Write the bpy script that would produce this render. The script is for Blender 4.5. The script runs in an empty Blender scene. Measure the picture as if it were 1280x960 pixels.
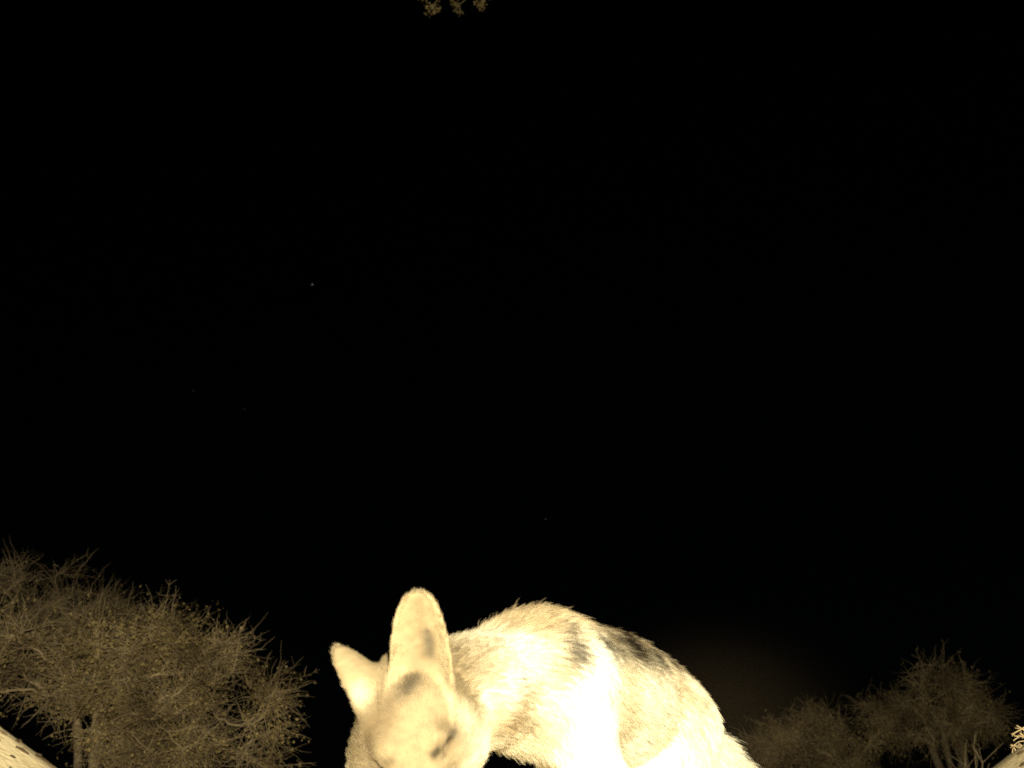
import bpy, math, random
import numpy as np
from mathutils import Vector, Matrix
from mathutils.bvhtree import BVHTree

rng = np.random.default_rng(7)
random.seed(7)
SC = bpy.context.scene
COL = SC.collection

# ------------------------------------------------------------------ camera
CAM = np.array((0.0, 0.0, 0.10))
FPX = 1372.0                                   # focal length in pixels of a 1280-wide frame
PITCH = math.atan((1110 - 480) / FPX)          # the lens looks up out of the hollow
FWD = np.array((0, math.cos(PITCH), math.sin(PITCH)))
UP = np.array((0, -math.sin(PITCH), math.cos(PITCH)))
RIGHT = np.array((1.0, 0, 0))
cam = bpy.data.cameras.new('camera')
cam.sensor_width = 36.0
cam.lens = 36.0 * FPX / 1280
cam.clip_start = 0.02
cam.clip_end = 5000
cam.dof.use_dof = True
cam.dof.focus_distance = 2.0
cam.dof.aperture_fstop = 9.0
cam_o = bpy.data.objects.new('camera', cam)
COL.objects.link(cam_o)
cam_o.location = CAM
cam_o.rotation_euler = (math.pi / 2 + PITCH, 0, 0)
SC.camera = cam_o

def ray(px, py):
    return FWD + RIGHT * (px - 640) / FPX + UP * (480 - py) / FPX

def at(px, py, t):
    return CAM + t * ray(px, py)

# ------------------------------------------------------------------ night sky with a few faint stars
W = bpy.data.worlds.new('World'); SC.world = W; W.use_nodes = True
nt = W.node_tree; N = nt.nodes; LK = nt.links
N.clear()
outw = N.new('ShaderNodeOutputWorld')
sky = N.new('ShaderNodeTexSky'); sky.sky_type = 'NISHITA'; sky.sun_disc = False
sky.sun_elevation = math.radians(8); sky.sun_rotation = math.radians(200)
bg = N.new('ShaderNodeBackground'); bg.inputs[1].default_value = 0.00012
LK.new(sky.outputs[0], bg.inputs[0])
geo = N.new('ShaderNodeNewGeometry')
neg = N.new('ShaderNodeVectorMath'); neg.operation = 'SCALE'; neg.inputs[3].default_value = -1
LK.new(geo.outputs['Incoming'], neg.inputs[0])
stars = [(ray(390.5, 355.5), 0.17), (ray(241.5, 488.5), 0.022), (ray(305.5, 511), 0.018), (ray(682, 649), 0.03)]
srng = np.random.default_rng(3)
for _ in range(22):                             # the sky goes on outside the frame
    d = srng.normal(size=3); d[2] = abs(d[2]) + .1; d /= np.linalg.norm(d)
    if abs(d[0] / max(d @ FWD, 1e-3)) < .5 and d @ FWD > 0 and abs((d @ UP) / (d @ FWD)) < .37:
        continue
    stars.append((d, float(srng.choice([.04, .06, .1, .4]))))
acc = None
for d, s in stars:
    d = d / np.linalg.norm(d)
    di = N.new('ShaderNodeVectorMath'); di.operation = 'DISTANCE'; di.inputs[1].default_value = tuple(d)
    LK.new(neg.outputs[0], di.inputs[0])
    lt = N.new('ShaderNodeMath'); lt.operation = 'LESS_THAN'; lt.inputs[1].default_value = .00055
    LK.new(di.outputs['Value'], lt.inputs[0])
    mu = N.new('ShaderNodeMath'); mu.operation = 'MULTIPLY_ADD'; mu.inputs[1].default_value = s
    LK.new(lt.outputs[0], mu.inputs[0])
    if acc is not None: LK.new(acc, mu.inputs[2])
    else: mu.inputs[2].default_value = 0
    acc = mu.outputs[0]
bs = N.new('ShaderNodeBackground'); LK.new(acc, bs.inputs[1]); bs.inputs[0].default_value = (1, .97, .93, 1)
add = N.new('ShaderNodeAddShader'); LK.new(bg.outputs[0], add.inputs[0]); LK.new(bs.outputs[0], add.inputs[1])
LK.new(add.outputs[0], outw.inputs[0])

# moonlight, far too weak to show next to the flash
moon = bpy.data.lights.new('moon', 'SUN'); moon.energy = 0.0006; moon.angle = math.radians(.5); moon.color = (1, .95, .85)
moon_o = bpy.data.objects.new('moon', moon); COL.objects.link(moon_o)
moon_o.rotation_euler = (math.radians(82), 0, math.radians(-20))

# the flash gun, beside and a little behind the lens: the only light of the photograph
FLASH = CAM + np.array((0.14, -0.45, 0.15))
fl = bpy.data.lights.new('flash', 'SPOT'); fl.energy = 700; fl.color = (1, .875, .565)
fl.spot_size = math.radians(100); fl.spot_blend = .5; fl.shadow_soft_size = 0.02
fl_o = bpy.data.objects.new('flash', fl); COL.objects.link(fl_o)
fl_o.location = FLASH; fl_o.rotation_euler = (math.pi / 2 + PITCH - .06, 0, math.radians(6))

SC.view_settings.view_transform = 'Standard'
SC.view_settings.look = 'None'
SC.view_settings.gamma = 1
SC.view_settings.exposure = 0.0
SC.cycles.use_denoising = False
SC.cycles.max_bounces = 6
SC.cycles.sample_clamp_indirect = 1.5
SC.cycles.sample_clamp_direct = 8
SC.cycles.filter_width = 1.8
SC.cycles_curves.shape = 'RIBBONS'

# ------------------------------------------------------------------ helpers
def tag(o, label=None, cat=None, group=None, kind=None):
    if label: o['label'] = label
    if cat: o['category'] = cat
    if group: o['group'] = group
    if kind: o['kind'] = kind
    return o

def empty(name, loc):
    o = bpy.data.objects.new(name, None); COL.objects.link(o); o.location = loc
    o.empty_display_size = .05
    return o

def mesh_obj(name, V, F, mat, parent=None, smooth=True):
    me = bpy.data.meshes.new(name)
    V = np.asarray(V, dtype=np.float64)
    if parent is not None:
        V = V - np.array(parent.matrix_world.translation if parent.parent else parent.location)
    me.from_pydata(V, [], F)
    if smooth: me.polygons.foreach_set('use_smooth', np.ones(len(me.polygons), dtype=bool))
    me.materials.append(mat); me.update()
    o = bpy.data.objects.new(name, me); COL.objects.link(o)
    if parent is not None: o.parent = parent
    return o

def quads_obj(name, V, Q, mat, parent=None, smooth=True):
    """fast path: V (n,3), Q (m,k) index arrays with k = 3 or 4"""
    me = bpy.data.meshes.new(name)
    V = np.asarray(V, dtype=np.float64).copy()
    if parent is not None: V -= np.array(parent.location)
    m, k = Q.shape
    me.vertices.add(len(V)); me.vertices.foreach_set('co', V.astype(np.float32).ravel())
    me.loops.add(m * k); me.loops.foreach_set('vertex_index', Q.astype(np.int32).ravel())
    me.polygons.add(m); me.polygons.foreach_set('loop_start', np.arange(0, m * k, k, dtype=np.int32))
    me.polygons.foreach_set('loop_total', np.full(m, k, dtype=np.int32))
    me.update(calc_edges=True); me.validate()
    me.polygons.foreach_set('use_smooth', np.full(len(me.polygons), smooth, dtype=bool))
    me.materials.append(mat)
    o = bpy.data.objects.new(name, me); COL.objects.link(o)
    if parent is not None: o.parent = parent
    return o

def new_mat(name):
    m = bpy.data.materials.new(name); m.use_nodes = True
    b = m.node_tree.nodes['Principled BSDF']
    return m, m.node_tree, b

def noise_mat(name, c1, c2, scale, rough=.9, bump=0., bscale=None, detail=5, spec=.2):
    m, t, b = new_mat(name)
    tc = t.nodes.new('ShaderNodeTexCoord')
    n = t.nodes.new('ShaderNodeTexNoise'); n.inputs['Scale'].default_value = scale; n.inputs['Detail'].default_value = detail
    t.links.new(tc.outputs['Object'], n.inputs['Vector'])
    r = t.nodes.new('ShaderNodeValToRGB')
    r.color_ramp.elements[0].position = .35; r.color_ramp.elements[0].color = (*c1, 1)
    r.color_ramp.elements[1].position = .68; r.color_ramp.elements[1].color = (*c2, 1)
    t.links.new(n.outputs['Fac'], r.inputs[0]); t.links.new(r.outputs[0], b.inputs['Base Color'])
    b.inputs['Roughness'].default_value = rough
    b.inputs['Specular IOR Level'].default_value = spec
    if bump:
        n2 = t.nodes.new('ShaderNodeTexNoise'); n2.inputs['Scale'].default_value = bscale or scale * 3; n2.inputs['Detail'].default_value = 8
        t.links.new(tc.outputs['Object'], n2.inputs['Vector'])
        bp = t.nodes.new('ShaderNodeBump'); bp.inputs['Strength'].default_value = bump; bp.inputs['Distance'].default_value = .01
        t.links.new(n2.outputs['Fac'], bp.inputs['Height']); t.links.new(bp.outputs[0], b.inputs['Normal'])
    return m

def norm(v):
    v = np.asarray(v, float); return v / np.linalg.norm(v)

def tubes(paths, radii, sides=4):
    """paths: list of (k,3) arrays, radii: list of (k,) arrays -> V, Q for all of them (one tree part)"""
    VV, QQ, off = [], [], 0
    bylen = {}
    for p, r in zip(paths, radii): bylen.setdefault(len(p), []).append((p, r))
    ang = np.arange(sides) * 2 * math.pi / sides
    for k, L in bylen.items():
        P = np.array([a for a, _ in L]); R = np.array([b for _, b in L])           # (n,k,3),(n,k)
        T = np.gradient(P, axis=1); T /= np.linalg.norm(T, axis=2, keepdims=True) + 1e-12
        ref = np.where(np.abs(T[:, :1, 2:3]) > .9, np.array((1., 0, 0)), np.array((0, 0, 1.)))
        A = np.cross(T, np.broadcast_to(ref, T.shape)); A /= np.linalg.norm(A, axis=2, keepdims=True) + 1e-12
        B = np.cross(T, A)
        V = P[:, :, None, :] + R[:, :, None, None] * (np.cos(ang)[None, None, :, None] * A[:, :, None, :] + np.sin(ang)[None, None, :, None] * B[:, :, None, :])
        n = len(L)
        idx = np.arange(n * k * sides).reshape(n, k, sides) + off
        a = idx[:, :-1, :]; b = idx[:, 1:, :]
        Q = np.stack([a, np.roll(a, -1, 2), np.roll(b, -1, 2), b], -1).reshape(-1, 4)
        VV.append(V.reshape(-1, 3)); QQ.append(Q); off += n * k * sides
    return np.concatenate(VV), np.concatenate(QQ)

# ------------------------------------------------------------------ ground: flat sand with a scraped hollow between two heaps
def hash_noise(x, y, seed):
    r = np.random.default_rng(seed); out = np.zeros_like(x)
    for f, a in ((1.3, .5), (3.1, .3), (7.7, .16), (17., .08), (41., .05)):
        for _ in range(3):
            th = r.uniform(0, 6.28); ph = r.uniform(0, 6.28)
            out += a / 3 * np.sin(f * (x * math.cos(th) + y * math.sin(th)) * 2 + ph)
    return out

def sstep(x, a, b):
    t = np.clip((x - a) / (b - a), 0, 1); return t * t * (3 - 2 * t)

def ground_z(x, y):
    x = np.asarray(x, float); y = np.asarray(y, float)
    def heap(u, toe, y0, back):
        h = np.maximum(u - toe, 0) * .66
        h = np.minimum(h, .62 - .3 * np.exp(-np.abs(u - 1.2)))           # rounded shoulder
        h = h * (1 - sstep(u, 1.25, 2.6)) * (.12 + .88 * np.clip((y - .2) / (y0 - .2), 0, 1))
        h = h * (1 - sstep(y, y0, y0 + back)) * sstep(y, -1.2, .3)
        return h
    z = heap(-x, .262, 1.58, .9) + heap(x, .385, 1.92, .9)
    near = np.exp(-((x / 3) ** 2 + ((y - 1) / 3) ** 2))
    z = z + hash_noise(x, y, 5) * (.012 * near * sstep(np.abs(x), .15, .5) + .03 * sstep(np.hypot(x, y - 1), 2, 8))
    return z

xs = np.concatenate([-np.geomspace(3000, 1.7, 34), np.linspace(-1.6, -.25, 150), np.linspace(-.24, .34, 24), np.linspace(.35, 1.6, 140), np.geomspace(1.7, 3000, 34)])
ys = np.concatenate([-np.geomspace(3000, 1.3, 26), np.linspace(-1.2, .9, 30), np.linspace(.92, 2.4, 150), np.geomspace(2.45, 4000, 60)])
GX, GY = np.meshgrid(xs, ys, indexing='ij')
GZ = ground_z(GX, GY)
gi = np.arange(GX.size).reshape(GX.shape)
GQ = np.stack([gi[:-1, :-1], gi[1:, :-1], gi[1:, 1:], gi[:-1, 1:]], -1).reshape(-1, 4)
sand = noise_mat('sand', (.54, .45, .29), (.68, .59, .41), 9, .95, .3, 90)
g = quads_obj('ground', np.stack([GX, GY, GZ], -1).reshape(-1, 3), GQ, sand)
tag(g, 'pale sandy ground scraped into a hollow between two low heaps', 'ground', kind='structure')

# loose bits of stick, dung and bark lying on the heaps
bark_dark = noise_mat('dark_litter', (.025, .017, .010), (.07, .048, .026), 60)
lp, lr = [], []
for i in range(420):
    side = -1 if i % 2 else 1
    x = side * rng.uniform(.55, 1.25); y = rng.uniform(1.0, 1.75 if side < 0 else 2.1)
    a = rng.uniform(0, math.pi); L = rng.choice([.008, .012, .018, .03], p=[.45, .3, .17, .08]); 
    q = []
    for s in (-.5, 0, .5):
        xx = x + math.cos(a) * L * s; yy = y + math.sin(a) * L * s
        q.append((xx, yy, float(ground_z(xx, yy)) + .0012))
    r0 = .0014 + .0020 * rng.random()
    lp.append(np.array(q)); lr.append(np.array([r0 * .5, r0, r0 * .4]))
V, Q = tubes(lp, lr, 5)
tag(quads_obj('ground_litter', V, Q, bark_dark), 'dark bits of stick and bark strewn on the sand heaps', 'litter', kind='stuff')

# ------------------------------------------------------------------ the jackal: one body surface from a blended distance field
HEAD = norm((-.55, -.835, 0)); LEFT = np.array((.835, -.55, 0)); Z = np.array((0, 0, 1.0))
TOC = -FWD
roll = math.radians(17)
upi = -math.sin(roll) * RIGHT + math.cos(roll) * UP
hX = math.cos(roll) * RIGHT + math.sin(roll) * UP                   # the animal's left, to the right in the picture
hY = norm(-.72 * upi + .69 * TOC)                                   # towards the nose
hZ = np.cross(hY, hX)
S = at(510, 894, 1.06)
def hl(x, y, z): return S + x * hX + y * hY + z * hZ
BODYF = np.stack([LEFT, -HEAD, Z]); HEADF = np.stack([hX, hY, hZ])

prims = []   # (kind, data, k, flow, fur length, lift)
def cone(a, b, ra, rb, k=.03, flow=None, fl=.018, lift=.35):
    a = np.array(a, float); b = np.array(b, float)
    prims.append(('cone', (a, b, ra, rb), k, norm(b - a) if flow is None else norm(flow), fl, lift))
def ell(c, rad, frame, k=.03, flow=(0, 0, -1), fl=.018, lift=.35):
    prims.append(('ell', (np.array(c, float), np.array(rad, float), frame), k, norm(flow), fl, lift))

back = -HEAD
def bp(x, y, z): return np.array((x, y, z))
# trunk
ell(bp(.042, 1.320, .313), (.054, .085, .056), BODYF, .04, back + .3 * -Z, .018, .32)      # withers / shoulders
ell(bp(.10, 1.41, .321), (.064, .158, .081), BODYF, .06, back + .35 * -Z, .024, .34)        # rib cage
ell(bp(.162, 1.51, .328), (.056, .13, .066), BODYF, .05, back + .35 * -Z, .022, .32)       # loin
ell(bp(.200, 1.58, .310), (.050, .085, .076), BODYF, .045, back + .6 * -Z, .022, .32)     # croup
ell(bp(.080, 1.368, .285), (.030, .042, .042), BODYF, .03, back * .3 - Z, .018, .34)          # brisket
# neck
cone(bp(.02, 1.305, .321), bp(-.042, 1.19, .290), .060, .049, .075, back + .25 * -Z, .026, .42)
cone(bp(-.045, 1.185, .285), hl(.006, -.040, -.014), .048, .030, .035, back, .016, .34)
cone(hl(0, -.035, -.010), bp(.018, 1.30, .314), .027, .029, .03, back - .6 * Z, .016, .32)      # throat ruff
# shoulders and forelegs
Lp = LEFT
sh = bp(.035, 1.305, .295) + .038 * Lp; el = bp(.064, 1.312, .205) + .036 * Lp
wr = bp(.044, 1.265, .10) + .036 * Lp; pw = bp(.030, 1.24, .022) + .036 * Lp
cone(sh, el, .042, .031, .035, -Z + .4 * back, .016, .3)
cone(el, wr, .029, .018, .02, -Z, .010, .25); cone(wr, pw, .017, .016, .015, -Z, .007, .2)
ell(pw + HEAD * .012 + (0, 0, -.004), (.019, .027, .017), BODYF, .012, HEAD, .005, .2)
sh = bp(.072, 1.36, .29) - .024 * Lp; el = bp(.086, 1.405, .20) - .034 * Lp
wr = bp(.066, 1.37, .095) - .036 * Lp; pw = bp(.058, 1.355, .022) - .036 * Lp
cone(sh, el, .030, .024, .02, -Z + .4 * back, .010, .28)
cone(el, wr, .028, .018, .02, -Z, .010, .25); cone(wr, pw, .017, .016, .015, -Z, .007, .2)
ell(pw + HEAD * .012 + (0, 0, -.004), (.019, .027, .017), BODYF, .012, HEAD, .005, .2)
# hind legs
for s, o in ((1, 0.0), (-1, .05)):
    hip = bp(.198, 1.58, .292) + s * .034 * Lp + o * HEAD
    kn = hip + HEAD * .045 + s * .012 * Lp - Z * .10
    hk = kn - HEAD * .13 - Z * .075
    ml = hk + HEAD * .02 - Z * .085
    cone(hip, kn, .058, .040, .035, -Z + .35 * back, .018, .3)
    cone(kn, hk, .036, .019, .025, -Z + .8 * back, .013, .28)
    cone(hk, ml, .017, .015, .015, -Z, .007, .2)
    pw = np.array((ml[0], ml[1], .018)) + HEAD * .012
    cone(ml, pw, .015, .015, .012, -Z, .006, .2)
    ell(pw + HEAD * .012, (.019, .028, .017), BODYF, .012, HEAD, .005, .2)
# tail
tb = bp(.240, 1.645, .325)
t1 = bp(.297, 1.71, .277); t2 = bp(.362, 1.77, .215); t3 = bp(.385, 1.825, .13); t4 = bp(.39, 1.835, .07)
cone(tb, t1, .024, .023, .03, None, .030, .4); cone(t1, t2, .026, .032, .02, None, .042, .5)
cone(t2, t3, .034, .028, .02, None, .036, .4); cone(t3, t4, .028, .010, .02, None, .03, .3)
NB = len(prims)
# head
hb = -hY
ell(hl(0, -.010, .000), (.041, .044, .036), HEADF, .02, hb, .008, .26)
ell(hl(0, .020, .000), (.030, .038, .023), HEADF, .025, hb + .1 * hZ, .006, .24)
for s in (-1, 1):
    ell(hl(s * .026, .006, -.018), (.022, .036, .028), HEADF, .03, hb + s * .4 * hX - .2 * hZ, .009, .30)
    ell(hl(s * (.041 if s > 0 else .049), .016, -.043), (.023, .034, .030), HEADF, .028, hb + s * .6 * hX - .4 * hZ, .013, .34)
    ell(hl(s * .021, .033, .015), (.013, .015, .009), HEADF, .012, hb + s * .3 * hX, .005, .24)
cone(hl(0, .040, -.012), hl(0, .118, -.028), .025, .0160, .024, hb, .005, .22)
cone(hl(0, -.005, -.042), hl(0, .100, -.044), .023, .011, .015, hb, .006, .22)
ell(hl(0, .127, -.022), (.011, .009, .010), HEADF, .006, hb, .002, .1)
NH = len(prims)

def d_prim(pr, P):
    kind, d = pr[0], pr[1]
    if kind == 'cone':
        a, b, ra, rb = d
        ab = b - a; h = np.clip(((P - a) @ ab) / (ab @ ab), 0, 1)
        return np.linalg.norm(P - a - h[..., None] * ab, axis=-1) - (ra + (rb - ra) * h)
    c, r, F = d
    q = (P - c) @ F.T
    k0 = np.linalg.norm(q / r, axis=-1); k1 = np.linalg.norm(q / (r * r), axis=-1) + 1e-9
    return k0 * (k0 - 1) / k1

# ears: cupped leaf shapes
ears = []
def ear(base, tipdir, face, length, width, cup, fold):
    a = norm(tipdir); c = norm(np.array(face) - a * (np.array(face) @ a)); b = np.cross(a, c)
    ears.append((np.array(base), a, b, c, length, width, cup, fold))
ear(hl(.021, -.022, .008) + TOC * .020 - UP * .004, UP * .99 + RIGHT * -.02 + TOC * .08, TOC * .95 + RIGHT * -.05, .103, .0285, .0195, 1)
ear(hl(-.024, -.022, .003) + TOC * .010, -.56 * RIGHT + .70 * UP - .30 * TOC, -RIGHT * .80 - TOC * .62, .072, .0255, .0160, -1)

def ear_coord(e, P):
    o, a, b, c, L, Wd, cup, fold = e
    q = P - o
    return q @ a, q @ b, q @ c

def ear_w(e, u):
    L, Wd = e[4], e[5]
    s = np.clip((u + .02) / (L + .02), 0, 1)
    # wide low third, drawn to a rounded point
    pf = [.9, 1.05, 1.05, .97, .85, .70, .52, .38, .24, 0] if e[7] < 0 else [.9, 1.08, 1.10, 1.06, .98, .86, .70, .54, .37, 0]
    prof = np.interp(s, [0, .12, .3, .45, .6, .75, .87, .94, .98, 1], pf)
    return Wd * prof

def d_ear(e, P):
    u, v, w = ear_coord(e, P)
    L, cup = e[4], e[6]
    wd = ear_w(e, u)
    c0 = -cup * (1 - np.clip(v / (wd + 1e-4), -1.2, 1.2) ** 2) * np.clip(1.15 - u / L, .15, 1) + .008 * np.clip(u / L, 0, 1.1) ** 2
    th = .0023 + .0015 * np.clip(1 - u / L, 0, 1)
    d = np.maximum(np.abs(w - c0) * .8 - th, np.abs(v) - wd)
    d = np.maximum(d, np.maximum(u - L, -.02 - u))
    return d

VOX = .0026
lo = np.array((-.30, .93, -.01)); hi = np.array((.47, 1.93, .47))
dim = np.ceil((hi - lo) / VOX).astype(int)
F = np.full(dim, .2, dtype=np.float32)
def sub(bmin, bmax):
    i0 = np.maximum(np.floor((bmin - lo) / VOX).astype(int), 0); i1 = np.minimum(np.ceil((bmax - lo) / VOX).astype(int) + 1, dim)
    sl = tuple(slice(a, b) for a, b in zip(i0, i1))
    g = np.stack(np.meshgrid(*[lo[k] + VOX * np.arange(i0[k], i1[k]) for k in range(3)], indexing='ij'), -1)
    return sl, g
def smin(a, b, k):
    h = np.clip(.5 + .5 * (b - a) / k, 0, 1)
    return b + (a - b) * h - k * h * (1 - h)
for pr in prims:
    pad = pr[2] + .025
    if pr[0] == 'cone':
        a, b, ra, rb = pr[1]; R = max(ra, rb) + pad; mn, mx = np.minimum(a, b) - R, np.maximum(a, b) + R
    else:
        R = pr[1][1].max() + pad; mn, mx = pr[1][0] - R, pr[1][0] + R
    sl, G = sub(mn, mx)
    F[sl] = smin(F[sl], d_prim(pr, G).astype(np.float32), pr[2])
for e in ears:
    sl, G = sub(e[0] - .15, e[0] + .15)
    F[sl] = smin(F[sl], d_ear(e, G).astype(np.float32), .009)
# eye sockets: slanted almond slits
eye_c = []
for s in (-1, 1):
    c = hl(s * .0215, .0495, .000)
    e1 = c + s * .011 * hX - .005 * hY + .004 * hZ; e2 = c - s * .011 * hX + .007 * hY - .006 * hZ
    eye_c.append((c, e1, e2))
    sl, G = sub(c - .04, c + .04)
    d = d_prim(('cone', (e1, e2, .0044, .0036)), G)
    F[sl] = -smin(-F[sl], d.astype(np.float32), .004)

def surface_nets(F, lo, h):
    ins = F < 0
    nx, ny, nz = F.shape
    cnt = np.zeros((nx - 1, ny - 1, nz - 1), np.int8)
    for dx in (0, 1):
        for dy in (0, 1):
            for dz in (0, 1):
                cnt += ins[dx:nx - 1 + dx, dy:ny - 1 + dy, dz:nz - 1 + dz]
    cells = np.argwhere((cnt > 0) & (cnt < 8))
    idx = np.full(cnt.shape, -1, np.int32); idx[tuple(cells.T)] = np.arange(len(cells))
    acc = np.zeros((len(cells), 3)); n = np.zeros(len(cells))
    corners = [(a, b, c) for a in (0, 1) for b in (0, 1) for c in (0, 1)]
    for i, A in enumerate(corners):
        for B in corners[i + 1:]:
            if sum(abs(p - q) for p, q in zip(A, B)) != 1: continue
            fa = F[tuple((cells + A).T)]; fb = F[tuple((cells + B).T)]
            m = (fa < 0) != (fb < 0)
            t = np.where(m, fa / np.where(m, fa - fb, 1), 0)
            p = np.array(A) + t[:, None] * (np.array(B) - np.array(A))
            acc[m] += p[m]; n[m] += 1
    V = lo + h * (cells + acc / n[:, None])
    Q = []
    for ax in range(3):
        o1, o2 = [(1, 2), (2, 0), (0, 1)][ax]
        sl0 = [slice(None)] * 3; sl1 = [slice(None)] * 3
        sl0[ax] = slice(0, -1); sl1[ax] = slice(1, None)
        a = ins[tuple(sl0)]; b = ins[tuple(sl1)]
        E = np.argwhere(a != b)
        E = E[(E[:, o1] > 0) & (E[:, o2] > 0) & (E[:, o1] < F.shape[o1] - 1) & (E[:, o2] < F.shape[o2] - 1)]
        flip = a[tuple(E.T)]
        d1 = np.zeros(3, int); d1[o1] = 1; d2 = np.zeros(3, int); d2[o2] = 1
        q = np.stack([idx[tuple((E - d1 - d2).T)], idx[tuple((E - d2).T)], idx[tuple(E.T)], idx[tuple((E - d1).T)]], 1)
        q[~flip] = q[~flip][:, ::-1]
        Q.append(q)
    return V, np.concatenate(Q)

BV, BQ = surface_nets(F, lo, VOX)
# keep the largest connected surface, then relax a little
def relax(V, Q, it=2, lam=.45):
    e = np.concatenate([Q[:, [0, 1]], Q[:, [1, 2]], Q[:, [2, 3]], Q[:, [3, 0]]])
    deg = np.bincount(e.ravel(), minlength=len(V))
    for _ in range(it):
        s = np.zeros_like(V)
        for k in range(3):
            s[:, k] = np.bincount(e[:, 0], V[e[:, 1], k], len(V)) + np.bincount(e[:, 1], V[e[:, 0], k], len(V))
        V = V + lam * (s / deg[:, None] - V)
    return V
BV = relax(BV, BQ)
tri = np.concatenate([BQ[:, [0, 1, 2]], BQ[:, [0, 2, 3]]])
fn = np.cross(BV[tri[:, 1]] - BV[tri[:, 0]], BV[tri[:, 2]] - BV[tri[:, 0]])
vn = np.stack([np.bincount(tri.ravel(), np.repeat(fn[:, k], 3), len(BV)) for k in range(3)], 1)
vn /= np.linalg.norm(vn, axis=1, keepdims=True) + 1e-12
bvh = BVHTree.FromPolygons([tuple(v) for v in BV], [tuple(int(i) for i in q) for q in BQ])

def hit(px, py):
    r = bvh.ray_cast(Vector(CAM), Vector(norm(ray(px, py))))
    return None if r[0] is None else np.array(r[0])

# ---- coat colour by place on the animal, with some shade painted into it
TAN = np.array((.46, .37, .24)); CREAM = np.array((.82, .78, .68)); BUFF = np.array((.68, .61, .47)); BROWN = np.array((.25, .185, .115))
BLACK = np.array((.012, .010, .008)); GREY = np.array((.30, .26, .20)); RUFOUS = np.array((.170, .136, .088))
spine = np.array([bp(.0, 1.25, .37), bp(.03, 1.305, .40), bp(.10, 1.40, .395), bp(.165, 1.51, .385), bp(.215, 1.59, .385), bp(.245, 1.64, .36)])
patches = []
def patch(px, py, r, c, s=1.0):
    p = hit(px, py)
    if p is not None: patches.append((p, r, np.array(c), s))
for a in ((757, 806, .013), (768, 811, .014), (780, 812, .014), (793, 815, .013), (806, 820, .012), (820, 825, .011), (836, 829, .010), (765, 798, .010), (786, 803, .012), (803, 811, .010), (740, 792, .008), (748, 800, .009), (758, 795, .009), (775, 800, .010), (848, 834, .008), (815, 815, .008)):
    patch(a[0], a[1], a[2], BLACK, .9)
for a in ((700, 780, .005), (704, 788, .006), (708, 797, .007), (712, 806, .0095), (713, 815, .0115), (711, 824, .0105)):
    patch(a[0], a[1], a[2], BLACK, 1.0)
for a in ((620, 795, .012), (606, 805, .010), (634, 788, .010), (690, 790, .012), (600, 830, .012), (622, 820, .010), (700, 835, .012)):
    patch(a[0], a[1], a[2], BROWN, .5)
for a in ((648, 880, .014), (640, 900, .014), (652, 905, .012), (628, 905, .012), (660, 860, .010)):
    patch(a[0], a[1], a[2], BROWN, .75)
for a in ((655, 893, .006), (654, 905, .006)): patch(a[0], a[1], a[2], BLACK, .6)  # shadow line between neck and shoulder, painted into the coat
for a in ((809, 859, .006, .7), (785, 881, .011, .5), (773, 912, .012, .6), (868, 878, .011, .5), (880, 895, .012, .5), (700, 905, .014, .4), (815, 900, .010, .4)):
    patch(a[0], a[1], a[2], BROWN, a[3])
for a in ((486, 880, .012), (478, 892, .013), (470, 906, .013), (462, 920, .012), (457, 932, .010)): patch(a[0], a[1], a[2], BROWN * .33, .55)  # brown forehead band, partly its shaded side put into the colour
for a in ((562, 912, .006), (570, 918, .007), (580, 925, .006), (552, 907, .005)): patch(a[0], a[1], a[2], BROWN * .28, .6)  # shading of the brow ridge painted in above the eye
for a in ((509, 862, .006), (514, 854, .006), (520, 847, .006), (505, 868, .005)): patch(a[0], a[1], a[2], BLACK, .62)
for a in ((536, 797, .0035), (538, 804, .004), (539, 811, .004), (538, 818, .004), (534, 789, .003)): patch(a[0], a[1], a[2], GREY * .2, .8)  # shade inside the tall ear's pocket, painted as dark hair
for a in ((580, 893, .010), (590, 905, .010), (596, 935, .010), (448, 868, .008)): patch(a[0], a[1], a[2], BUFF, .30)
for a in ((543, 944, .003), (548, 939, .003), (553, 933, .003), (558, 927, .003), (563, 921, .003), (568, 917, .003), (468, 960, .003), (475, 957, .003), (482, 954, .003), (489, 950, .003)): patch(a[0], a[1], a[2], BLACK, .85)
for a in ((567, 856, .004), (568, 864, .004)): patch(a[0], a[1], a[2], BLACK, .7)

def fbm(P, f, seed):
    r = np.random.default_rng(seed); out = np.zeros(len(P))
    for k in range(7):
        d = r.normal(size=3); d *= f * r.uniform(.6, 1.7) / np.linalg.norm(d)
        out += np.sin(P @ d + r.uniform(0, 6.28) + 1.5 * np.sin(P @ r.normal(size=3) * f * .5))
    return out / 3.0

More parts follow.
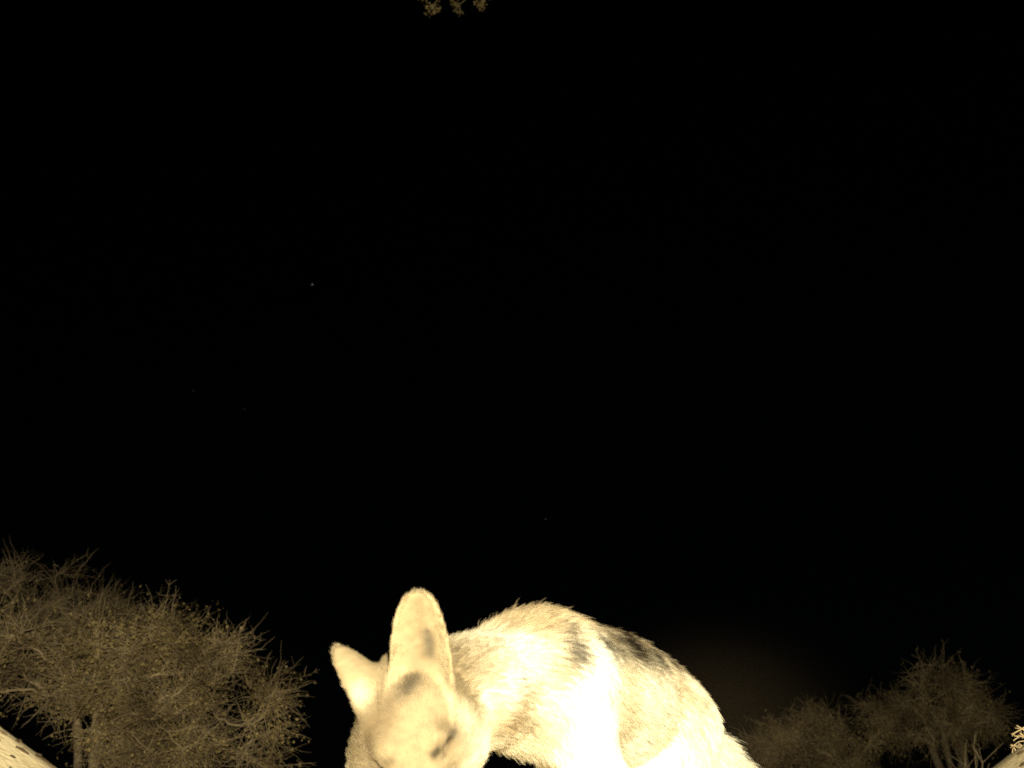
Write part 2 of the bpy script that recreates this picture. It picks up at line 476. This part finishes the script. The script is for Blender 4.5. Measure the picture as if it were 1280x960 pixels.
def coat(P, n):
    c = np.tile(TAN, (len(P), 1))
    # distance along and below the spine
    best = np.full(len(P), 9.0); sp = np.zeros(len(P)); acc = 0
    for a, b in zip(spine[:-1], spine[1:]):
        ab = b - a; h = np.clip((P - a) @ ab / (ab @ ab), 0, 1); d = np.linalg.norm(P - a - h[:, None] * ab, axis=1)
        m = d < best; best[m] = d[m]; sp[m] = acc + h[m] * np.linalg.norm(ab); acc += np.linalg.norm(ab)
    warp = fbm(P, 70, 1) * .008
    flank = sstep(best + warp, .030, .065)
    c = c + (BUFF - c) * flank[:, None]
    lightp = flank * np.clip(.5 + fbm(P, 55, 9), 0, 1)
    c = c + (CREAM - c) * lightp[:, None]
    under = sstep(.245 - P[:, 2] + warp, -.01, .04) * (P[:, 1] > 1.2)
    c = c + (BUFF * 1.1 - c) * (under * .8)[:, None]
    streak = .5 + .5 * np.clip(fbm(P, 260, 2) + .3, -1, 1)
    inb = (P[:, 1] > 1.26)
    saddle = (1 - sstep(best + warp * 1.3, .030, .056)) * sstep(sp, .10, .17) * inb
    sadcol = BLACK + (GREY * 1.3 - BLACK) * (streak ** 4)[:, None]
    c = c + (sadcol - c) * (saddle * .97)[:, None]
    ridge = (1 - sstep(best + warp, .008, .026)) * inb * (1 - sstep(sp, .10, .2))
    c = c + (BROWN - c) * (ridge * .7)[:, None]
    # grizzled neck and shoulder
    gz = (1 - sstep(best, .05, .12)) * (P[:, 1] > 1.15) * np.clip(fbm(P, 190, 4), 0, 1)
    c = c + (BROWN - c) * (.5 * gz)[:, None]
    # head: pale throat, muzzle sides
    q = (P - S) @ HEADF.T
    onh = 1 - sstep(np.linalg.norm(q * (1, .7, 1), axis=1), .085, .12)
    c = c + (RUFOUS - c) * onh[:, None]
    pale = onh * sstep(-q[:, 2], .016, .045)
    c = c + (BUFF - c) * (pale * .6)[:, None]
    for e in ears:
        u, v, w = ear_coord(e, P)
        on = (d_ear(e, P) < .006)
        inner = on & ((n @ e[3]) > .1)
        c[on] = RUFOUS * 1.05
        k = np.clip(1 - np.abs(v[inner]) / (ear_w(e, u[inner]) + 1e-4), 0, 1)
        c[inner] = (RUFOUS * 1.35)[None, :] * (1.08 - .42 * k[:, None])  # ear hollow coloured darker than the rim to paint in its shade
    strk = np.clip(1.08 - .55 * np.maximum(fbm(P, 330, 17), 0), .2, 1)
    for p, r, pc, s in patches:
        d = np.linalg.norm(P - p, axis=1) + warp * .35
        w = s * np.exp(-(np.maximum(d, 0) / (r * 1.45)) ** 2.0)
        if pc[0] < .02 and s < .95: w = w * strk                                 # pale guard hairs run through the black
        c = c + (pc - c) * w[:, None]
    c = c * (1 + .10 * fbm(P, 420, 6) + .04 * fbm(P, 900, 7))[:, None]
    for c0, e1, e2 in eye_c:
        d = d_prim(('cone', (e1, e2, 0, 0)), P)
        w = np.exp(-(d / .0055) ** 2.5)
        c = c + (BROWN * .18 - c) * w[:, None]
    # nose and dark lips
    d = np.linalg.norm(P - hl(0, .13, -.022), axis=1)
    c[d < .015] = BLACK * .7
    return np.clip(c, .005, .85)

def attr_mat(name, hair):
    m, t, b = new_mat(name)
    at_ = t.nodes.new('ShaderNodeAttribute'); at_.attribute_name = 'coat'
    if not hair:
        t.links.new(at_.outputs['Color'], b.inputs['Base Color']); b.inputs['Roughness'].default_value = .9; b.inputs['Specular IOR Level'].default_value = .1
        return m
    o = t.nodes['Material Output']
    h = t.nodes.new('ShaderNodeBsdfHairPrincipled'); h.model = 'CHIANG'; h.parametrization = 'COLOR'
    h.inputs['Roughness'].default_value = .45; h.inputs['Radial Roughness'].default_value = .6
    h.inputs['Random Roughness'].default_value = .1
    t.links.new(at_.outputs['Color'], h.inputs['Color'])
    df = t.nodes.new('ShaderNodeBsdfDiffuse'); t.links.new(at_.outputs['Color'], df.inputs['Color'])
    mx = t.nodes.new('ShaderNodeMixShader'); mx.inputs[0].default_value = .45
    t.links.new(h.outputs[0], mx.inputs[1]); t.links.new(df.outputs[0], mx.inputs[2]); t.links.new(mx.outputs[0], o.inputs['Surface'])
    return m
skin_mat = attr_mat('coat_skin', False); fur_mat = attr_mat('coat_fur', True)

jk = empty('jackal', (.06, 1.36, 0))
tag(jk, 'black-backed jackal with big pointed ears, head lowered, glaring pale in the flash', 'jackal')
body = quads_obj('body', BV, BQ, skin_mat, jk)
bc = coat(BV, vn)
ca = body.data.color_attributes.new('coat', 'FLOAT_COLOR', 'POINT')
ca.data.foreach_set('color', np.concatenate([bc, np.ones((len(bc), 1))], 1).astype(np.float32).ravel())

# eyes
eye_mat, et, eb = new_mat('eye'); eb.inputs['Base Color'].default_value = (.05, .03, .012, 1); eb.inputs['Roughness'].default_value = .15
def uv_sphere(c, r, nu=20, nv=12):
    V = [(c[0], c[1], c[2] + r)]; Fc = []
    for j in range(1, nv):
        for i in range(nu):
            th = math.pi * j / nv; ph = 2 * math.pi * i / nu
            V.append((c[0] + r * math.sin(th) * math.cos(ph), c[1] + r * math.sin(th) * math.sin(ph), c[2] + r * math.cos(th)))
    V.append((c[0], c[1], c[2] - r))
    for i in range(nu): Fc.append((0, 1 + i, 1 + (i + 1) % nu))
    for j in range(nv - 2):
        for i in range(nu):
            a = 1 + j * nu + i; b = 1 + j * nu + (i + 1) % nu; Fc.append((a, a + nu, b + nu, b))
    for i in range(nu): Fc.append((len(V) - 1, 1 + (nv - 2) * nu + (i + 1) % nu, 1 + (nv - 2) * nu + i))
    return V, Fc
for c, e1, e2 in eye_c:
    V, Fc = uv_sphere(c - .0085 * hY - .004 * hZ, .0082)
    mesh_obj('eye', V, Fc, eye_mat, jk)

# fur
def fur(name, NHAIR, seed):
    r = np.random.default_rng(seed)
    area = np.linalg.norm(fn, axis=1) * .5
    cen = BV[tri].mean(1)
    dens = np.ones(len(tri))
    dens *= np.where(cen[:, 2] < .17, .35, 1.0)
    facing = ((CAM - cen) * fn).sum(1) > 0
    hd = np.linalg.norm(cen - S, axis=1) < .16
    dens *= np.where(hd, 2.6, 1.0)
    w = area * dens; w /= w.sum()
    ti = r.choice(len(tri), NHAIR, p=w)
    u = r.random(NHAIR); v = r.random(NHAIR); fl_ = u + v > 1; u[fl_] = 1 - u[fl_]; v[fl_] = 1 - v[fl_]
    T = tri[ti]
    P = BV[T[:, 0]] * (1 - u - v)[:, None] + BV[T[:, 1]] * u[:, None] + BV[T[:, 2]] * v[:, None]
    n = vn[T[:, 0]] * (1 - u - v)[:, None] + vn[T[:, 1]] * u[:, None] + vn[T[:, 2]] * v[:, None]
    n /= np.linalg.norm(n, axis=1, keepdims=True) + 1e-9
    keep = np.ones(NHAIR, bool)
    for c, e1, e2 in eye_c: keep &= d_prim(('cone', (e1, e2, 0, 0)), P) > .0072
    keep &= np.linalg.norm(P - hl(0, .13, -.022), axis=1) > .013
    P = P[keep]; n = n[keep]
    fw = np.zeros((len(P), 3)); ln = np.zeros(len(P)); lf = np.zeros(len(P)); ws = np.zeros(len(P)) + 1e-12
    for pr in prims:
        wt = np.exp(-np.clip(d_prim(pr, P), -.02, .2) / .010)
        fw += wt[:, None] * pr[3]; ln += wt * pr[4]; lf += wt * pr[5]; ws += wt
    ln /= ws; lf /= ws
    for e in ears:
        on = d_ear(e, P) < .005
        uu, vv, _ = ear_coord(e, P)
        k = sstep(uu, -.005, .025)
        k = np.where(on, k, 0)
        ins_ = (n @ e[3]) > .2
        f2 = e[1] * .9 + np.where(ins_, np.sign(vv) * -.5, np.sign(vv) * .3)[:, None] * e[2]
        fw = fw / (np.linalg.norm(fw, axis=1, keepdims=True) + 1e-9) * (1 - k)[:, None] + f2 * k[:, None]
        edge = sstep(np.abs(vv) / (ear_w(e, uu) + 1e-4), .35, .85)
        ln = ln * (1 - k) + np.where(ins_, .006 + .004 * edge, .0045) * k; lf = lf * (1 - k) + np.where(ins_, .20 + .10 * edge, .14) * k
    fw += .16 * np.stack([fbm(P, 110, 11), fbm(P, 110, 12), fbm(P, 110, 13)], 1) * (np.linalg.norm(fw, axis=1, keepdims=True))
    t = fw - n * (fw * n).sum(1, keepdims=True); t /= np.linalg.norm(t, axis=1, keepdims=True) + 1e-9
    M = len(P)
    lf = lf * r.uniform(.5, 1.2, M); ln = ln * r.uniform(.55, 1.25, M)
    gh = r.random(M) < .05; ln = np.where(gh, ln * 1.55, ln); lf = np.where(gh, lf * 1.7, lf)
    d0 = t * np.cos(lf)[:, None] + n * np.sin(lf)[:, None] + r.normal(size=(M, 3)) * .05
    d0 /= np.linalg.norm(d0, axis=1, keepdims=True)
    d1 = d0 * .6 + t * .5 - n * .05; d1 /= np.linalg.norm(d1, axis=1, keepdims=True)
    K = 5
    pts = np.zeros((M, K, 3)); s = np.linspace(0, 1, K)
    for k in range(K):
        pts[:, k] = P - n * .001 + ln[:, None] * (d0 * (s[k] - .5 * s[k] ** 2) + d1 * (.5 * s[k] ** 2)) 
    # clumps
    cell = np.floor((P + .003 * np.stack([fbm(P, 500, 21), fbm(P, 500, 22), fbm(P, 500, 23)], 1)) / .0085).astype(np.int64)
    key = (cell[:, 0] * 4001 + cell[:, 1]) * 4001 + cell[:, 2]
    _, inv = np.unique(key, return_inverse=True)
    cn = np.bincount(inv)
    tip = np.stack([np.bincount(inv, pts[:, -1, k]) / cn for k in range(3)], 1)[inv]
    off = tip - pts[:, -1]
    long_ = sstep(ln, .006, .016)
    for k in range(1, K): pts[:, k] += off * (.72 * long_ * s[k] ** 1.3)[:, None]
    Pj = P + t * (ln * r.normal(0, .24, M))[:, None]              # markings end in ragged streaks along the lie of the fur
    cv = np.clip(r.normal(1, .13, inv.max() + 1), .6, 1.35)[inv]
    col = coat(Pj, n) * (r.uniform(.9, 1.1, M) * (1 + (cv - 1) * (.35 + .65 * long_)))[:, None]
    cu = bpy.data.hair_curves.new(name)
    cu.add_curves([K] * M)
    base = np.array(jk.location)
    cu.points.foreach_set('position', (pts - base).astype(np.float32).ravel())
    rad = (np.array([1, 1, .85, .6, .15])[None, :] * (.00016 + .00008 * sstep(ln, .006, .02))[:, None])
    cu.points.foreach_set('radius', rad.astype(np.float32).ravel())
    a = cu.attributes.new('coat', 'FLOAT_COLOR', 'CURVE')
    a.data.foreach_set('color', np.concatenate([np.clip(col, .004, .9), np.ones((M, 1))], 1).astype(np.float32).ravel())
    cu.materials.append(fur_mat)
    o = bpy.data.objects.new(name, cu); COL.objects.link(o); o.parent = jk
    return o
fo = fur('fur', 400000, 31)
fo['kind'] = 'stuff'

# ------------------------------------------------------------------ thorn trees
bark = noise_mat('thorn_bark', (.16, .125, .08), (.33, .27, .18), 35, .9, .8, 80)
twig_mat = noise_mat('thorn_twigs', (.20, .145, .085), (.50, .41, .27), 5, .85)
leaf_mat, lt_, lb = new_mat('thorn_leaves')
ln_ = lt_.nodes.new('ShaderNodeTexNoise'); ln_.inputs['Scale'].default_value = 5; ln_.inputs['Detail'].default_value = 6
lr_ = lt_.nodes.new('ShaderNodeValToRGB'); lr_.color_ramp.elements[0].position = .38; lr_.color_ramp.elements[1].position = .66; lr_.color_ramp.elements[0].color = (.115, .092, .034, 1); lr_.color_ramp.elements[1].color = (.44, .335, .15, 1)
ltc = lt_.nodes.new('ShaderNodeTexCoord'); lt_.links.new(ltc.outputs['Object'], ln_.inputs['Vector'])
lt_.links.new(ln_.outputs['Fac'], lr_.inputs[0]); lt_.links.new(lr_.outputs[0], lb.inputs['Base Color']); lb.inputs['Roughness'].default_value = .7

def curve_path(a, b, da, k, wob, r):
    """smooth path a->b leaving along da, with a little wander"""
    s = np.linspace(0, 1, k)[:, None]; L = np.linalg.norm(b - a)
    c = a + da * L * .5
    p = (1 - s) ** 2 * a + 2 * s * (1 - s) * c + s ** 2 * b
    w = r.normal(size=(k, 3)) * wob * L; w[0] = 0; w[-1] = 0
    return p + w

def thorn_tree(name, label, stems, blobs, n_targets, seed, sprays=7, spray_len=.22, leaves=26, leaf_size=.011, twig_r=.0022, trunk_r=.045, whips=0, group=None, leaf_frac=.75):
    """stems: list of (ground point, fork point); blobs: (centre, radii) ellipsoids of the crown"""
    r = np.random.default_rng(seed)
    root = empty(name, tuple(stems[0][0])); tag(root, label, 'tree', group)
    nodes, dirs, par, order = [], [], [], []
    tp, tr = [], []
    for gpt, fk in stems:
        p = curve_path(np.array(gpt), np.array(fk), norm((r.normal() * .15, r.normal() * .15, 1)), 8, .015, r)
        tp.append(p); tr.append(np.linspace(trunk_r, trunk_r * .62, 8) * (1 + .12 * r.normal(size=8)))
        nodes.append(p[-1]); dirs.append(norm(p[-1] - p[-2]))
    V, Q = tubes(tp, tr, 10); quads_obj('trunk', V, Q, bark, root)
    # targets in the crown
    vol = np.array([np.prod(b[1]) for b in blobs]); vol = vol / vol.sum()
    T = []
    CL = []; PADOF = []
    for i in r.choice(len(blobs), max(14, n_targets // 7), p=vol):       # leaf pads with gaps between them
        d = norm(r.normal(size=3)); rad = r.random() ** .40
        CL.append((blobs[i][0] + d * rad * blobs[i][1], blobs[i][1].mean()))
    for k in range(n_targets):
        ci = r.integers(0, len(CL)); c0, m0 = CL[ci]
        PADOF.append(ci)
        T.append(c0 + r.normal(size=3) * m0 * np.array((.17, .17, .11)))
    T = np.array(T)
    f0 = np.mean([s[1] for s in stems], 0)
    od = np.argsort(np.linalg.norm(T - f0, axis=1)); T = T[od]
    pad_leaf = np.clip(r.normal(leaf_frac, .42, len(CL)), 0, 1.35)[np.array(PADOF)[od]]
    ND = np.zeros((len(T) * 3 + 10, 3)); DD = np.zeros_like(ND); DS = np.zeros(len(ND)); PAR = np.full(len(ND), -1); n = 0
    for p, d in zip(nodes, dirs): ND[n] = p; DD[n] = d; n += 1
    segs = []
    for t in T:
        v = t - ND[:n]; L = np.linalg.norm(v, axis=1) + 1e-6
        cosd = (v * DD[:n]).sum(1) / L
        cost = L * (1.5 - .6 * cosd) + .28 * DS[:n]
        j = int(np.argmin(cost))
        p = curve_path(ND[j], t, norm(DD[j] * .8 + v[j] / L[j] * .6), 5, .035, r)
        i1, i2 = n, n + 1
        ND[n] = p[2]; DD[n] = norm(p[3] - p[1]); DS[n] = DS[j] + L[j] * .5; PAR[n] = j; n += 1
        ND[n] = t; DD[n] = norm(p[4] - p[3]); DS[n] = DS[j] + L[j]; PAR[n] = i1; n += 1
        segs.append((j, i1, i2, p))
    # thickness from how much hangs on each node
    load = np.ones(n) * .5
    for i in range(n - 1, -1, -1):
        if PAR[i] >= 0: load[PAR[i]] += load[i]
    def R(x): return np.clip(twig_r * 0.75 * x ** .40, twig_r * .8, trunk_r * .62)
    bp_, br_ = [], []
    for j, i1, i2, p in segs:
        ra, rb, rc = R(load[i1]), R(load[i1] * .6 + load[i2] * .4), R(load[i2])
        bp_.append(p); br_.append(np.array([ra, ra, rb, rc, rc * .8]))
    V, Q = tubes(bp_, br_, 5); quads_obj('branches', V, Q, twig_mat, root)
    # twigs: zigzag sprays at every tip
    cc = np.average([b[0] for b in blobs], 0, vol)
    sp_, sr_, lfp = [], [], []
    for (j, i1, i2, p), pl in zip(segs, pad_leaf):
        outw = norm(ND[i2] - cc + 1e-6)
        leafy = r.random() < pl
        for q in range(sprays):
            st = p[r.integers(1, 5)]
            d = norm(DD[i2] * .35 + outw * .28 + r.normal(size=3) * .70 + (0, 0, .05))
            L = spray_len * r.uniform(.35, 1.25)
            pts = [st]; side = norm(np.cross(d, r.normal(size=3)))
            bend = r.normal(size=3) * .36
            for k in range(4):
                d = norm(d + bend * .5 + side * (.30 if k % 2 else -.30) + (0, 0, -.03))
                pts.append(pts[-1] + d * L / 4)
            pts = np.array(pts)
            sp_.append(pts); sr_.append(twig_r * r.choice([.6, .8, 1.0, 1.5], p=[.35, .35, .2, .1]) * np.array([.9, .75, .62, .45, .22]))
            if leafy:
                m = r.integers(1, 5, size=max(1, int(leaves / sprays * max(pl, .5)))); f = r.random(len(m))
                lfp.append(pts[m - 1] * (1 - f)[:, None] + pts[m] * f[:, None] + r.normal(size=(len(m), 3)) * .010)
    for q in range(whips):                                       # long bare whips standing out of the crown
        i2 = segs[-1 - int(r.integers(0, max(4, len(segs) // 4)))][2]
        d = norm(ND[i2] - cc + r.normal(size=3) * .25 * np.linalg.norm(ND[i2] - cc)); L = spray_len * r.uniform(.8, 1.5)
        bend = r.normal(size=3) * .13; pts = [ND[i2]]
        for k in range(4):
            d = norm(d + bend); pts.append(pts[-1] + d * L / 4)
        pts = np.array(pts); sp_.append(pts); sr_.append(twig_r * np.array([1, .8, .65, .5, .25]))
        for k in range(1, 5):
            for z in range(2):
                d2 = norm(pts[k] - pts[k - 1] + r.normal(size=3) * .6 * L / 4); q0 = pts[k - 1] * .5 + pts[k] * .5
                l2 = L * r.uniform(.12, .3)
                sp_.append(np.array([q0, q0 + d2 * l2 * .5, q0 + d2 * l2 + r.normal(size=3) * l2 * .1])); sr_.append(twig_r * np.array([.6, .45, .2]))
    V, Q = tubes(sp_, sr_, 3); o = quads_obj('twigs', V, Q, twig_mat, root); o['kind'] = 'stuff'
    if lfp:
        C = np.concatenate(lfp); m = len(C)
        a = r.normal(size=(m, 3)); a /= np.linalg.norm(a, axis=1, keepdims=True)
        b = np.cross(a, r.normal(size=(m, 3))); b /= np.linalg.norm(b, axis=1, keepdims=True)
        c = np.cross(a, b)
        sz = leaf_size * r.uniform(.5, 1.35, m)[:, None]
        v0 = C; v1 = C + a * sz * .5 + b * sz * .38 + c * sz * .1; v2 = C + a * sz; v3 = C + a * sz * .5 - b * sz * .38 + c * sz * .1
        V = np.stack([v0, v1, v2, v3], 1).reshape(-1, 3)
        i = np.arange(m) * 4
        Q = np.stack([i, i + 1, i + 2, i + 3], 1)
        o = quads_obj('leaves', V, Q, leaf_mat, root, smooth=False); o['kind'] = 'stuff'
    return root

def blob(px, py, rx, ry, t, rd=None):
    k = t / FPX
    return (at(px, py, t), np.array((rx * k, (rd or (rx + ry) * .36) * k, ry * k)))
def grd(px, t):
    p = at(px, 960, t); return np.array((p[0], p[1], 0.0 + float(ground_z(p[0], p[1]))))

# the broad thorn tree on the left and the taller one half hidden behind it
t = 4.7
thorn_tree('thorn_tree', 'broad leafy thorn tree at the left, nearest and brightest of the trees',
           [(grd(92, t), at(96, 905, t)), (grd(112, t), at(118, 915, t))],
           [blob(35, 825, 90, 50, t), blob(140, 806, 82, 66, t), blob(215, 836, 85, 66, t), blob(292, 876, 72, 52, t), blob(215, 925, 115, 50, t), blob(310, 930, 42, 38, t), blob(-60, 815, 70, 60, t + .3), blob(345, 872, 38, 28, t), blob(130, 882, 60, 34, t), blob(160, 935, 70, 40, t)],
           900, 21, sprays=6, spray_len=.17, leaves=34, leaf_size=.0145, twig_r=.0024, trunk_r=.030, whips=45)
t = 6.8
thorn_tree('thorn_tree', 'dim twiggy thorn tree rising behind the bright tree at the left edge',
           [(grd(-10, t), at(-5, 850, t))],
           [blob(15, 735, 70, 38, t), blob(-60, 762, 90, 50, t), blob(85, 764, 60, 42, t), blob(150, 780, 50, 38, t)],
           420, 22, sprays=6, spray_len=.21, leaves=16, leaf_size=.014, twig_r=.0026, trunk_r=.05, whips=30, leaf_frac=.4)
# the dim trees at the right
t = 9.0
thorn_tree('thorn_tree', 'dim round-crowned thorn tree at the right standing on several bare stems',
           [(grd(1192, t), at(1180, 925, t)), (grd(1186, t + .1), at(1163, 932, t)), (grd(1196, t + .1), at(1193, 928, t)), (grd(1204, t), at(1200, 925, t))],
           [blob(1185, 864, 55, 34, t), blob(1118, 898, 45, 28, t), blob(1215, 885, 38, 34, t), blob(1150, 910, 60, 24, t), blob(1215, 905, 34, 18, t)],
           430, 23, sprays=6, spray_len=.23, leaves=24, leaf_size=.02, twig_r=.0036, trunk_r=.042, whips=10)
t = 8.6
thorn_tree('thorn_tree', 'dim low bushy thorn tree between the jackal and the round-crowned tree',
           [(grd(1050, t), at(1052, 955, t))],
           [blob(1055, 905, 48, 32, t), blob(1010, 925, 50, 34, t), blob(1080, 945, 60, 30, t), blob(1035, 965, 70, 36, t)],
           380, 24, sprays=6, spray_len=.21, leaves=26, leaf_size=.02, twig_r=.0034, trunk_r=.05, whips=16)
t = 8.2
thorn_tree('thorn_tree', 'faint low thorn bush just beyond the tip of the jackal tail',
           [(grd(950, t), at(952, 975, t))],
           [blob(945, 940, 50, 28, t), blob(985, 950, 50, 34, t), blob(930, 970, 60, 30, t)],
           280, 25, sprays=6, spray_len=.20, leaves=26, leaf_size=.02, twig_r=.0034, trunk_r=.04, whips=10)

# the tree that leans over the clearing: only the tips of one bough hang into the frame
def overhanging():
    r = np.random.default_rng(55)
    gz = float(ground_z(4.8, 3.6))
    root = empty('overhanging_tree', (4.8, 3.6, gz))
    tag(root, 'leafy branch tips of an overhanging tree hanging into the top edge of the night sky', 'tree')
    fork = np.array((4.4, 4.0, 3.8))
    V, Q = tubes([curve_path(np.array((4.8, 3.6, gz - .05)), fork, norm((-.1, 0, 1)), 10, .01, r)], [np.linspace(.16, .10, 10)], 14)
    quads_obj('trunk', V, Q, bark, root)
    tip = at(575, -90, 7.0)
    limb = curve_path(fork, tip, norm((-.6, .1, .9)), 14, .012, r)
    paths, rad = [limb], [np.linspace(.085, .012, 14)]
    sub_ = []
    hang = [(530, 2, .5), (540, 15, .2), (566, 0, .2), (573, 12, .1), (608, -8, .3), (604, 12, .1), (552, -14, .2), (590, -22, .2)]
    for px, py, _ in hang:
        e = at(px, py - 5, 7.0 + r.normal() * .12); s = limb[r.integers(10, 14)]
        p = curve_path(s, e, norm(e - s + np.array((0, 0, .3))), 8, .03, r); paths.append(p); rad.append(np.linspace(.0075, .0022, 8)); sub_.append((p, True))
    for k in range(18):                                           # the rest of the crown, above and beside the frame
        s = limb[r.integers(3, 9)] if k % 2 else fork
        e = s + np.array((r.normal() * .6 + .3, r.normal() * .4 - .5, abs(r.normal()) * .6 + .7))
        p = curve_path(s, e, norm(e - s), 6, .05, r); paths.append(p); rad.append(np.linspace(.02, .005, 6)); sub_.append((p, False))
    V, Q = tubes(paths, rad, 7); quads_obj('branches', V, Q, twig_mat, root)
    C = []
    tw, twr = [], []
    for p, low in sub_:
        for q in range(9 if low else 40):
            b = p[-1] if low and q < 6 else p[r.integers(2, len(p))]
            c = b + r.normal(size=3) * ((.018, .018, .022) if low else (.16, .16, .16))
            C.append(c + r.normal(size=(9, 3)) * .009)
            m = (b + c) / 2 + r.normal(size=3) * .006
            tw.append(np.array([b, m, c])); twr.append(np.array([.0022, .0018, .001]))
    V, Q = tubes(tw, twr, 3); quads_obj('twigs', V, Q, twig_mat, root)['kind'] = 'stuff'
    C = np.concatenate(C); m = len(C)
    a = r.normal(size=(m, 3)); a /= np.linalg.norm(a, axis=1, keepdims=True)
    b = np.cross(a, r.normal(size=(m, 3))); b /= np.linalg.norm(b, axis=1, keepdims=True)
    sz = .018 * r.uniform(.6, 1.3, m)[:, None]
    V = np.stack([C, C + a * sz * .5 + b * sz * .4, C + a * sz, C + a * sz * .5 - b * sz * .4], 1).reshape(-1, 3); i = np.arange(m) * 4
    quads_obj('leaves', V, np.stack([i, i + 1, i + 2, i + 3], 1), leaf_mat, root, smooth=False)['kind'] = 'stuff'
overhanging()

# ------------------------------------------------------------------ dry tufts on the right-hand heap
straw = noise_mat('dry_straw', (.38, .29, .17), (.55, .46, .30), 40, .8)
def heap_point(px, y):
    """point of the ground surface at distance y in the column px"""
    x = (px - 640) / FPX * y * math.cos(PITCH)
    for _ in range(8):
        z = float(ground_z(x, y)); x = (px - 640) / FPX * (np.array((x, y, z - CAM[2])) @ FWD)
    return np.array((x, y, z))
def tuft(name, label, base, stems, rad, seed, sc=1.0):
    """stems: (dx, dy, dz) tip offsets from the tuft's foot"""
    r = np.random.default_rng(seed)
    root = empty(name, tuple(base)); tag(root, label, 'dry grass', 'dry tufts on the right-hand sand heap')
    for off in stems:
        off = np.array(off) * sc; foot = base + np.array((r.normal() * .008, r.normal() * .008, 0)); foot[2] = float(ground_z(foot[0], foot[1])) - .004
        tip = base + off
        p = curve_path(foot, tip, norm(off * (.3, .3, 1) + (0, 0, .02)), 7, .03, r)
        P_, R_ = [p], [np.linspace(rad, rad * .55, 7) * r.uniform(.8, 1.2)]
        L = np.linalg.norm(off)
        for k in range(4):                                        # split, frayed ends
            q = p[r.integers(3, 7)]; d = norm(norm(p[-1] - p[-3]) + r.normal(size=3) * .55)
            e = q + d * L * r.uniform(.08, .22)
            P_.append(np.array([q, (q + e) / 2 + r.normal(size=3) * .001, e])); R_.append(np.array([rad * .55, rad * .5, rad * .3]))
        V, Q = tubes(P_, R_, 5); quads_obj('stem', V, Q, straw, root)
    return root
trng = np.random.default_rng(8)
b = heap_point(1290, 1.95)
tuft('dry_grass_tuft', 'bright frayed tuft of dry stems on the crest of the right-hand sand heap', b,
     [(-.028, 0, .030), (-.024, .01, .026), (-.040, 0, .014), (-.044, -.01, .006), (-.030, -.01, .010), (-.008, 0, .034), (.004, .01, .04), (-.020, .01, .018), (.02, 0, .036), (-.034, .01, .002), (-.018, -.01, .012), (-.012, 0, .022)], .0013, 1, .72)
b = heap_point(1272, 1.97)
tuft('dry_grass_tuft', 'low matted dry stems along the edge of the right-hand sand heap', b,
     [(-.020, 0, .012), (-.014, .01, .016), (-.024, 0, .004), (-.010, 0, .014), (.012, 0, .016), (-.006, .01, .008), (.018, 0, .010), (.008, 0, .02)], .0008, 2, .5)
b = heap_point(1247, 5.6)
dz = .1 + 5.6 * .094 - b[2]
tuft('dry_grass_tuft', 'thin dim upright seed stalk left of the bright dry tuft', b,
     [(.02, 0, dz + .105), (.03, 0, dz + .09), (.05, 0, dz + .03), (.012, 0, dz + .10)], .0025, 3)
b = heap_point(1236, 5.8)
dz = .1 + 5.8 * .094 - b[2]
tuft('dry_grass_tuft', 'short dim dry sprig low at the frame bottom, leftmost of the tufts', b,
     [(-.006, 0, dz + .006), (0, 0, dz + .014), (.012, 0, dz + .004), (.004, 0, dz + .012)], .0024, 4)

# ------------------------------------------------------------------ haze volume added behind the animal to imitate lens glow
dm = bpy.data.materials.new('glare_haze'); dm.use_nodes = True; dt = dm.node_tree; dt.nodes.clear()
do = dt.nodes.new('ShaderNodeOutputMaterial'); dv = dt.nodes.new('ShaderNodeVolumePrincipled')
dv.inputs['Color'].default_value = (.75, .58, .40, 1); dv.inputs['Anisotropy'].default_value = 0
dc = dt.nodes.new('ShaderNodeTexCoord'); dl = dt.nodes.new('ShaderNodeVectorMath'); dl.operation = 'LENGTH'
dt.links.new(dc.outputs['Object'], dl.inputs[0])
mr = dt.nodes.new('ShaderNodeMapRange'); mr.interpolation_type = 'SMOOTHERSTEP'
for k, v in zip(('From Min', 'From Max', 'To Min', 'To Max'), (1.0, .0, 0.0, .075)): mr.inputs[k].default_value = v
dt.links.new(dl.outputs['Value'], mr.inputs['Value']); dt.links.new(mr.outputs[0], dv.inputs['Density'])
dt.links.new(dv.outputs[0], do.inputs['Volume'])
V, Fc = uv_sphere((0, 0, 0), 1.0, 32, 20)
du = mesh_obj('glare_haze', V, Fc, dm)
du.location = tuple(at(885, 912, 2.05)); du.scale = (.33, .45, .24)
tag(du, 'faint warm haze added as lens glow behind the jackal rump', 'glare_haze', kind='stuff')
